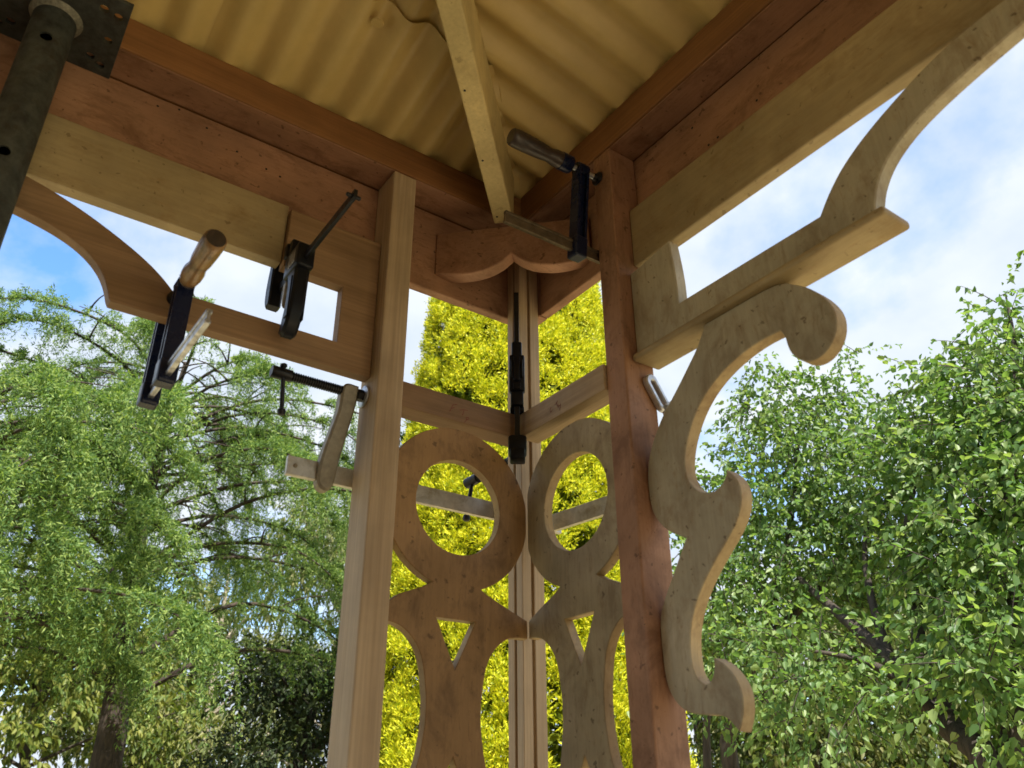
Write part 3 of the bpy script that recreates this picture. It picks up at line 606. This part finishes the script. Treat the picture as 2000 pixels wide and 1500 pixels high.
for zz in (.195, .43, -.05, -.30, -.55): cut.append((Vector((PX, PY, zz)), Vector((PX, PY, zz))+hd_*.06, .0088))
bm = boolean_cut(bm, cut); build('tube', bm, 'prop_steel', pr, ZR, True, 50)
bm = bmesh.new(); lathe(bm, (PX, PY, ZT-.0118), (0, 0, -1), [(.040, 0), (.0385, .002), (.035, .006), (.0322, .0085)], 40); build('weld_bead', bm, 'weld', pr, ZR, True)
bm = bmesh.new(); box(bm, (PX-.075, PY-.075, -ZR+.0005), (PX+.075, PY+.075, -ZR+.008), .001); build('foot_plate', bm, 'prop_steel', pr)

# ------------------------------------------------------------------ trees
def tube_np(paths, n=7):              # list of (points Nx3, radii N) -> verts, quads
    V, F, off = [], [], 0
    for P, rad in paths:
        P = np.asarray(P, float); k = len(P)
        T = np.gradient(P, axis=0); T /= np.linalg.norm(T, axis=1)[:, None]+1e-9
        ref = np.array([0, 0, 1.0]) if abs(T[0, 2]) < .9 else np.array([1.0, 0, 0])
        X = np.cross(T, ref); X /= np.linalg.norm(X, axis=1)[:, None]+1e-9; Y = np.cross(T, X)
        a = np.arange(n)*2*np.pi/n
        ring = P[:, None]+np.asarray(rad)[:, None, None]*(X[:, None]*np.cos(a)[None, :, None]+Y[:, None]*np.sin(a)[None, :, None])
        V.append(ring.reshape(-1, 3)); i, j = np.meshgrid(np.arange(k-1), np.arange(n), indexing='ij')
        q = np.stack([i*n+j, i*n+(j+1) % n, (i+1)*n+(j+1) % n, (i+1)*n+j], -1).reshape(-1, 4)+off
        F.append(q); off += k*n
    return np.concatenate(V), np.concatenate(F)
def spline(pts, m=14):
    P = np.array(pts, float); k = len(P); out = []
    for s in np.linspace(0, k-1-1e-6, m):
        i = int(s); f = s-i; p0, p1, p2, p3 = P[max(0, i-1)], P[i], P[min(k-1, i+1)], P[min(k-1, i+2)]
        out.append(.5*((2*p1)+(p2-p0)*f+(2*p0-5*p1+4*p2-p3)*f*f+(3*p1-p0-3*p2+p3)*f**3))
    return np.array(out)
def unit(a): return a/(np.linalg.norm(a, axis=-1, keepdims=True)+1e-9)
def rdir(n): return unit(RNG.normal(size=(n, 3)))
def leaves(P, D, L, W, fold=.25, Nrm=None):       # ovate folded leaves: 6 verts, two quads
    D = unit(D); n = len(P); Nn = rdir(n) if Nrm is None else Nrm
    S = unit(np.cross(D, Nn)); Nn = np.cross(S, D); L = np.broadcast_to(L, n)[:, None]; W = np.broadcast_to(W, n)[:, None]
    b = P; t_ = P+D*L-Nn*L*.12
    f = Nn*W*fold
    l1 = P+D*L*.28+S*W*.5+f; l2 = P+D*L*.62+S*W*.40+f*.8; r1 = P+D*L*.28-S*W*.5+f; r2_ = P+D*L*.62-S*W*.40+f*.8
    V = np.stack([b, l1, l2, t_, r2_, r1], 1).reshape(-1, 3); o_ = np.arange(n)[:, None]*6
    F = np.concatenate([o_+np.array([0, 1, 2, 3]), o_+np.array([0, 3, 4, 5])]); return V, F
def needles(P, D, L, W):                          # thin diamond blades: 4 verts, one quad
    D = unit(D); n = len(P); S = unit(np.cross(D, rdir(n))); L = np.broadcast_to(L, n)[:, None]; W = np.broadcast_to(W, n)[:, None]
    V = np.stack([P, P+D*L*.45+S*W*.5, P+D*L, P+D*L*.45-S*W*.5], 1).reshape(-1, 3); return V, np.arange(n*4).reshape(-1, 4)

# --- golden cypress behind the corner
GC = far(1012, 1000, 9.2); GC.z = 0
gold = thing('golden_cypress', GC, 'bright golden yellow conifer column behind the corner post', 'tree', None, 0)
Hh = 12.5
def grad(z): return np.clip(1.78*np.power(np.clip(1-z/Hh, 0, 1), .62)*np.minimum(1, .55+z/2.2), .02, None)
n = 2850; zz = RNG.uniform(.6, Hh-1.5, n*3); keep = RNG.uniform(0, 1.7, n*3) < grad(zz); zz = zz[keep][:n]; n = len(zz); th = math.atan2(CAM.y-GC.y, CAM.x-GC.x)+np.where(RNG.uniform(0, 1, n) < .78, RNG.uniform(-1.75, 1.75, n), RNG.uniform(-np.pi, np.pi, n))
rr = grad(zz)*RNG.uniform(.92, 1.02, n); C = np.stack([GC.x+rr*np.cos(th), GC.y+rr*np.sin(th), zz], 1); out_ = np.stack([np.cos(th), np.sin(th), np.full(n, .35)], 1)
K = 58; cs = RNG.uniform(.08, .17, n)
dirs = unit(rdir(n*K)+np.repeat(unit(out_), K, 0)*.9); base = np.repeat(C, K, 0)+dirs*np.repeat(cs, K)[:, None]*RNG.uniform(.45, 1.05, n*K)[:, None]*np.array([1, 1, 1.25])
fan = unit(dirs*.7+np.array([0, 0, .55])+RNG.normal(size=dirs.shape)*.35)
VV, FF, off = [], [], 0
for k in range(3):
    dd = unit(fan+RNG.normal(size=fan.shape)*.42); V, F = needles(base+RNG.normal(size=base.shape)*.012, dd, RNG.uniform(.03, .062, len(base)), RNG.uniform(.011, .017, len(base))); VV.append(V); FF.append(F+off); off += len(V)
arr('crown', np.concatenate(VV), np.concatenate(FF), 'gold_leaf', gold)
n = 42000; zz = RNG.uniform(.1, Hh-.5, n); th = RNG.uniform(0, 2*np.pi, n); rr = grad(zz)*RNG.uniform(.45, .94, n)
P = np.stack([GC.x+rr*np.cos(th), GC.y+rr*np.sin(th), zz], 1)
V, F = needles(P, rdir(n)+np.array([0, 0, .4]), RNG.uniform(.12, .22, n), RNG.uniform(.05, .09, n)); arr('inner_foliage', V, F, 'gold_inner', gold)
V, F = tube_np([(spline([(GC.x, GC.y, 0), (GC.x+.03, GC.y, 4), (GC.x, GC.y+.03, 11.5)], 10), np.linspace(.2, .03, 10))], 10); arr('trunk', V, F, 'bark_cedar', gold, True)

# --- weeping cedar on the left
def cedar(label, base, tiers, spread, seedrot, lean=(0, 0), extra=()):
    r = thing('weeping_cedar', base, label, 'tree', None, 0); bx_, by_ = base[0], base[1]; Hc = tiers[-1]+.5
    tr = spline([(bx_, by_, 0), (bx_+lean[0]*.3+.12, by_+lean[1]*.3, Hc*.3), (bx_+lean[0]*.8-.08, by_+lean[1]*.8+.1, Hc*.65), (bx_+lean[0], by_+lean[1], Hc)], 20)
    paths = [(tr, np.linspace(.25, .02, 20))]; nP, nD = [], []; boughs = []; a = seedrot
    for ti, z in enumerate(tiers):
        s = ti/(len(tiers)-1.0); nbr = 10 if ti < len(tiers)-1 else 10
        for b_ in range(nbr):
            a += 2.399; boughs.append((z+RNG.uniform(-.22, .22), a+RNG.uniform(-.25, .25), spread*(1.0-.50*s**1.5)*RNG.uniform(.62, 1.08)))
    boughs += list(extra)
    for z, a_, L in boughs:
        p0 = tr[int(np.argmin(abs(tr[:, 2]-z)))].copy(); p0[2] = z; s = z/Hc
        h = np.array([math.cos(a_), math.sin(a_), 0]); side = np.array([-h[1], h[0], 0]); bend = side*RNG.uniform(-.3, .3)*L
        rise = RNG.uniform(.10, .26)*L; drop = RNG.uniform(.02, .16)*L
        br = spline([p0, p0+h*L*.35+np.array([0, 0, rise])+bend*.1, p0+h*L*.75+np.array([0, 0, rise*.85])+bend*.6, p0+h*L+np.array([0, 0, rise*.4-drop])+bend], 16)
        paths.append((br, np.linspace(.042*(1-.55*s)+.006, .004, 16)))
        for q in range(int(2+L)):               # bare side limbs inside the crown
            st = br[RNG.integers(2, 9)]; en = st+side*RNG.choice([-1, 1])*RNG.uniform(.3, .8)+h*RNG.uniform(.2, .6)+np.array([0, 0, RNG.uniform(-.15, .15)])
            paths.append((spline([st, (st+en)/2+np.array([0, 0, .06]), en], 6), np.linspace(.014, .004, 6)))
        for t_ in range(int(12+L*17)):
            f = .26+.74*RNG.uniform(0, 1)**.7; q = br[min(15, int(f*15.99))]; sg = RNG.choice([-1, 1]); lat = RNG.uniform(0, .62)*(1.1-.75*f)*min(1, L/2.5)
            hang = RNG.uniform(.25, 1.05)*RNG.uniform(.45, 1.0)*(1.0 if f > .5 else .6); top = RNG.uniform(.02, .10)
            out = side*sg*lat+h*RNG.uniform(.05, .35); m_ = int(6+(hang+lat)*16); u_ = np.linspace(0, 1, m_)[:, None]
            tw = q+out*np.sin(u_*1.45)+np.array([0, 0, 1])*(top*np.sin(u_*2.6)-hang*u_**2.2)
            tw = tw+RNG.normal(size=3)*np.array([.03, .03, .03])*u_
            tg = unit(np.gradient(tw, axis=0)); k = 7
            nP.append(np.repeat(tw, k, 0)+RNG.normal(size=(m_*k, 3))*.018); nD.append(unit(np.repeat(tg, k, 0)*.7+rdir(m_*k)*.85))
    P = np.concatenate(nP); D = np.concatenate(nD)
    V, F = needles(P, D, RNG.uniform(.032, .07, len(P)), RNG.uniform(.009, .016, len(P)))
    arr('foliage', V, F, 'cedar_leaf', r); V, F = tube_np(paths, 7); arr('trunk', V, F, 'bark_cedar', r, True); return r
c0 = far(185, 1450, 11.0); va = math.atan2(c0.y-CAM.y, c0.x-CAM.x)
cedar('drooping green cedar with dark trunk on the left', (c0.x, c0.y, 0), (4.1, 4.9, 5.65, 6.3, 6.8), 4.0, .4, (.15, .1), ((2.75, va-math.pi/2-.15, 3.2), (3.2, va-math.pi/2+.25, 3.7), (3.0, va+math.pi/2, 2.6), (3.4, va+math.pi, 2.8), (6.2, va-math.pi/2-.1, 3.4), (5.4, va-math.pi/2+.1, 3.7), (6.6, va-math.pi/2+.3, 2.8)))
c1 = far(-300, 1450, 9.6); cedar('second drooping cedar at the left edge of the picture', (c1.x, c1.y, 0), (3.1, 3.7, 4.3, 4.8, 5.2), 3.3, 1.7, (.2, 0))

# --- leafy trees
def crown(clumps, per, leaf, lw, droop, twig=.32, lpt=10):      # clumps: (centre, radius); returns leaf arrays and twig paths
    Ps, Ds, Ls, Ns, tws = [], [], [], [], []
    for c, rad in clumps:
        nt_ = max(4, int(per*rad*rad)); o_ = rdir(nt_); o_[:, 2] *= .8; q = np.array(c)+o_*rad*np.power(RNG.uniform(.18, 1, nt_), .45)[:, None]
        d_ = unit(o_*.7+RNG.normal(size=(nt_, 3))*.45+np.array([0, 0, .05-droop*.3])); ln = twig*RNG.uniform(.6, 1.3, nt_)
        s = (np.arange(lpt)+.5)/lpt
        pts = q[:, None]+d_[:, None]*ln[:, None, None]*s[None, :, None]+np.array([0, 0, -1])*(droop*.35*ln)[:, None, None]*(s**2)[None, :, None]
        Ps.append(pts.reshape(-1, 3)); m_ = nt_*lpt
        Ds.append(unit(np.repeat(d_, lpt, 0)*.55+rdir(m_)*.65+np.array([0, 0, -droop])))
        Ls.append(leaf*RNG.uniform(.65, 1.25, m_)); Ns.append(unit(rdir(m_)*.8+np.array([0, 0, .9])))
        for k in range(0, nt_, 2): tws.append((pts[k][::3], np.linspace(.004, .0015, len(pts[k][::3]))))
    P, D, L, N_ = map(np.concatenate, (Ps, Ds, Ls, Ns)); V, F = leaves(P, D, L, L*lw, .22, N_); return V, F, tws
def leafy(name, label, base, clumps, limbs, per, leaf, lw, droop, mat, bmat, group=None, twig=.32, lpt=10, n=8):
    r = thing(name, base, label, 'tree', group, 0)
    V, F, tws = crown(clumps, per, leaf, lw, droop, twig, lpt); arr('crown', V, F, mat, r)
    V, F = tube_np(limbs, n); arr('trunk', V, F, bmat, r, True)
    if tws: V, F = tube_np(tws, 3); tag(arr('twigs', V, F, bmat, r), kind='stuff')
    return r
def cl(items): return [(np.array(far(u, v, dd)), rp/F_PX*dd*1.02) for u, v, rp, dd in items]
def limb(items, r0, r1, m_=14, ground=None):
    pts = ([ground] if ground is not None else [])+[np.array(far(u, v, dd)) for u, v, dd in items]; return (spline(pts, m_), np.linspace(r0, r1, m_))
b1 = far(1990, 1500, 4.6); b1 = np.array([b1.x, b1.y, 0])
leafy('pear_tree', 'near pear tree with glossy green leaves and dark leaning trunk at right', b1,
      cl([(1985, 760, 120, 5.6), (1890, 790, 110, 5.8), (1800, 820, 95, 6.0), (1960, 900, 150, 5.4), (1850, 950, 140, 5.6), (1960, 1070, 160, 5.1), (1860, 1110, 100, 5.4), (1930, 1220, 110, 4.9), (1850, 1260, 80, 4.7), (1950, 1360, 105, 4.4), (1985, 1470, 55, 4.1), (2050, 1000, 170, 5.2), (2080, 1250, 160, 4.8), (2040, 800, 150, 5.6), (1970, 610, 36, 5.8), (1990, 680, 45, 5.7), (2040, 700, 70, 5.7), (1955, 570, 14, 5.8), (1930, 620, 24, 5.8)]),
      [limb([(1960, 1560, 4.7), (1850, 1420, 4.9), (1740, 1290, 5.2), (1640, 1200, 5.5), (1560, 1130, 5.8)], .085, .02, 16, b1), limb([(1880, 1450, 4.85), (1800, 1290, 5.1), (1790, 1150, 5.4), (1760, 1080, 5.7), (1800, 900, 5.9)], .05, .012), limb([(1850, 1420, 4.9), (1760, 1330, 4.9), (1680, 1290, 4.9), (1580, 1270, 4.8)], .035, .008), limb([(1740, 1290, 5.2), (1700, 1160, 5.5), (1690, 1050, 5.8), (1720, 950, 6)], .03, .008), limb([(1960, 1560, 4.7), (1990, 1300, 4.9), (1970, 1000, 5.3), (1985, 720, 5.6), (1965, 580, 5.8)], .06, .006, 18)],
      740, .055, .62, .5, 'pear_leaf', 'bark_dark', 'pear trees on the right')
b2 = far(1500, 1500, 6.6); b2 = np.array([b2.x, b2.y, 0])
leafy('pear_tree', 'farther pear tree with small fresh green leaves behind the scroll bracket', b2,
      cl([(1500, 770, 72, 6.6), (1560, 800, 80, 6.7), (1480, 860, 60, 6.5), (1640, 850, 75, 6.7), (1600, 920, 130, 6.4), (1500, 960, 105, 6.3), (1400, 950, 50, 6.6), (1360, 1000, 55, 6.6), (1420, 1060, 100, 6.2), (1560, 1060, 140, 6.2), (1700, 960, 110, 6.4), (1710, 1070, 110, 6.3), (1380, 1150, 80, 6.0), (1480, 1170, 110, 5.9), (1600, 1150, 90, 6.1), (1420, 1250, 80, 5.6), (1510, 1290, 95, 5.2), (1610, 1310, 85, 4.9), (1690, 1330, 50, 4.7), (1570, 1390, 60, 4.9), (1660, 1400, 42, 4.6), (1380, 1330, 60, 5.6), (1640, 700, 26, 6.7), (1690, 695, 20, 6.7), (1480, 700, 28, 6.6), (1440, 800, 18, 6.5), (1760, 830, 40, 6.6), (1660, 770, 36, 6.7)]),
      [limb([(1430, 1520, 6.6), (1440, 1400, 6.5), (1490, 1250, 6.3), (1540, 1050, 6.4), (1560, 850, 6.6)], .075, .012, 16, b2), limb([(1440, 1400, 6.5), (1400, 1250, 6.3), (1390, 1050, 6.4)], .035, .008), limb([(1490, 1250, 6.3), (1600, 1150, 6.2), (1680, 1000, 6.4)], .035, .008), limb([(1385, 1540, 6.9), (1380, 1420, 6.9), (1395, 1300, 6.8)], .035, .02)],
      740, .049, .62, .45, 'pear_leaf_deep', 'bark_dark', 'pear trees on the right')
# --- background trees, each on its own
def bgtree(label, u, dist, htop, rad, mat, bmat, name='background_tree', per=90, leaf=.13, droop=.6, zlo=.35, lw=.45, squash=1.0):
    p = far(u, 1500, dist); base = np.array([p.x, p.y, 0]); cls = []; lim = []
    ztop = htop; ht = ztop; trunk = spline([base, base+np.array([RNG.uniform(-.2, .2), RNG.uniform(-.2, .2), ht*.5]), base+np.array([RNG.uniform(-.4, .4), RNG.uniform(-.4, .4), ht*.92])], 12); lim.append((trunk, np.linspace(.16, .03, 12)))
    for i in range(int(16+rad*5)):
        s = RNG.uniform(zlo, 1); a = RNG.uniform(0, 2*np.pi); ro_ = rad*math.sqrt(RNG.uniform(.05, 1))*(1.05-.55*max(0, s-.4)/.6)
        c = base+np.array([ro_*math.cos(a), ro_*math.sin(a), ht*s*.93]); cls.append((c, RNG.uniform(.32, .58)*rad*.62))
        st = trunk[int(min(11, max(2, s*9)))]; lim.append((spline([st, (st+c)/2+np.array([0, 0, .12]), c], 7), np.linspace(.045, .012, 7)))
    return leafy(name, label, base, cls, lim, per, leaf, lw, droop, mat, bmat, None, .5, 9, 6)
bgtree('pale grey green gum tree glimpsed beside the pine post', 640, 19, 8.6, 2.3, 'gum_leaf', 'bark_pale', 'gum_tree', 120, .15, .8, .25, .3)
bgtree('tall pale gum tree seen through the cedar branches', 380, 24, 8.6, 3.0, 'gum_leaf', 'bark_pale', 'gum_tree', 70, .18, .8, .25, .3)
bgtree('lime green tree low behind the cedar trunk', 60, 21, 7.2, 3.0, 'lime_leaf', 'bark_dark', 'background_tree', 80, .16)
bgtree('olive green tree between the two cedars far behind', 230, 27, 6.6, 3.2, 'wood_leaf', 'bark_dark', 'background_tree', 70, .18)
bgtree('dark evergreen shrub low beside the pine post', 570, 13.5, 4.3, 1.8, 'shrub_leaf', 'bark_dark', 'evergreen_shrub', 260, .10, .3, .05)
bgtree('muted green tree below the pear branches', 1560, 14, 5.2, 2.3, 'wood_leaf', 'bark_dark', 'background_tree', 130, .12)
bgtree('olive tree behind the dark pear trunk', 1830, 16, 5.8, 2.6, 'wood_leaf', 'bark_dark', 'background_tree', 110, .13)
bgtree('dim green tree right behind the scroll bracket', 1370, 17, 5.6, 2.2, 'lime_leaf', 'bark_dark', 'background_tree', 100, .13)
bgtree('far green tree behind the right edge of the pear', 2060, 18, 6.6, 2.8, 'wood_leaf', 'bark_dark', 'background_tree', 80, .15)
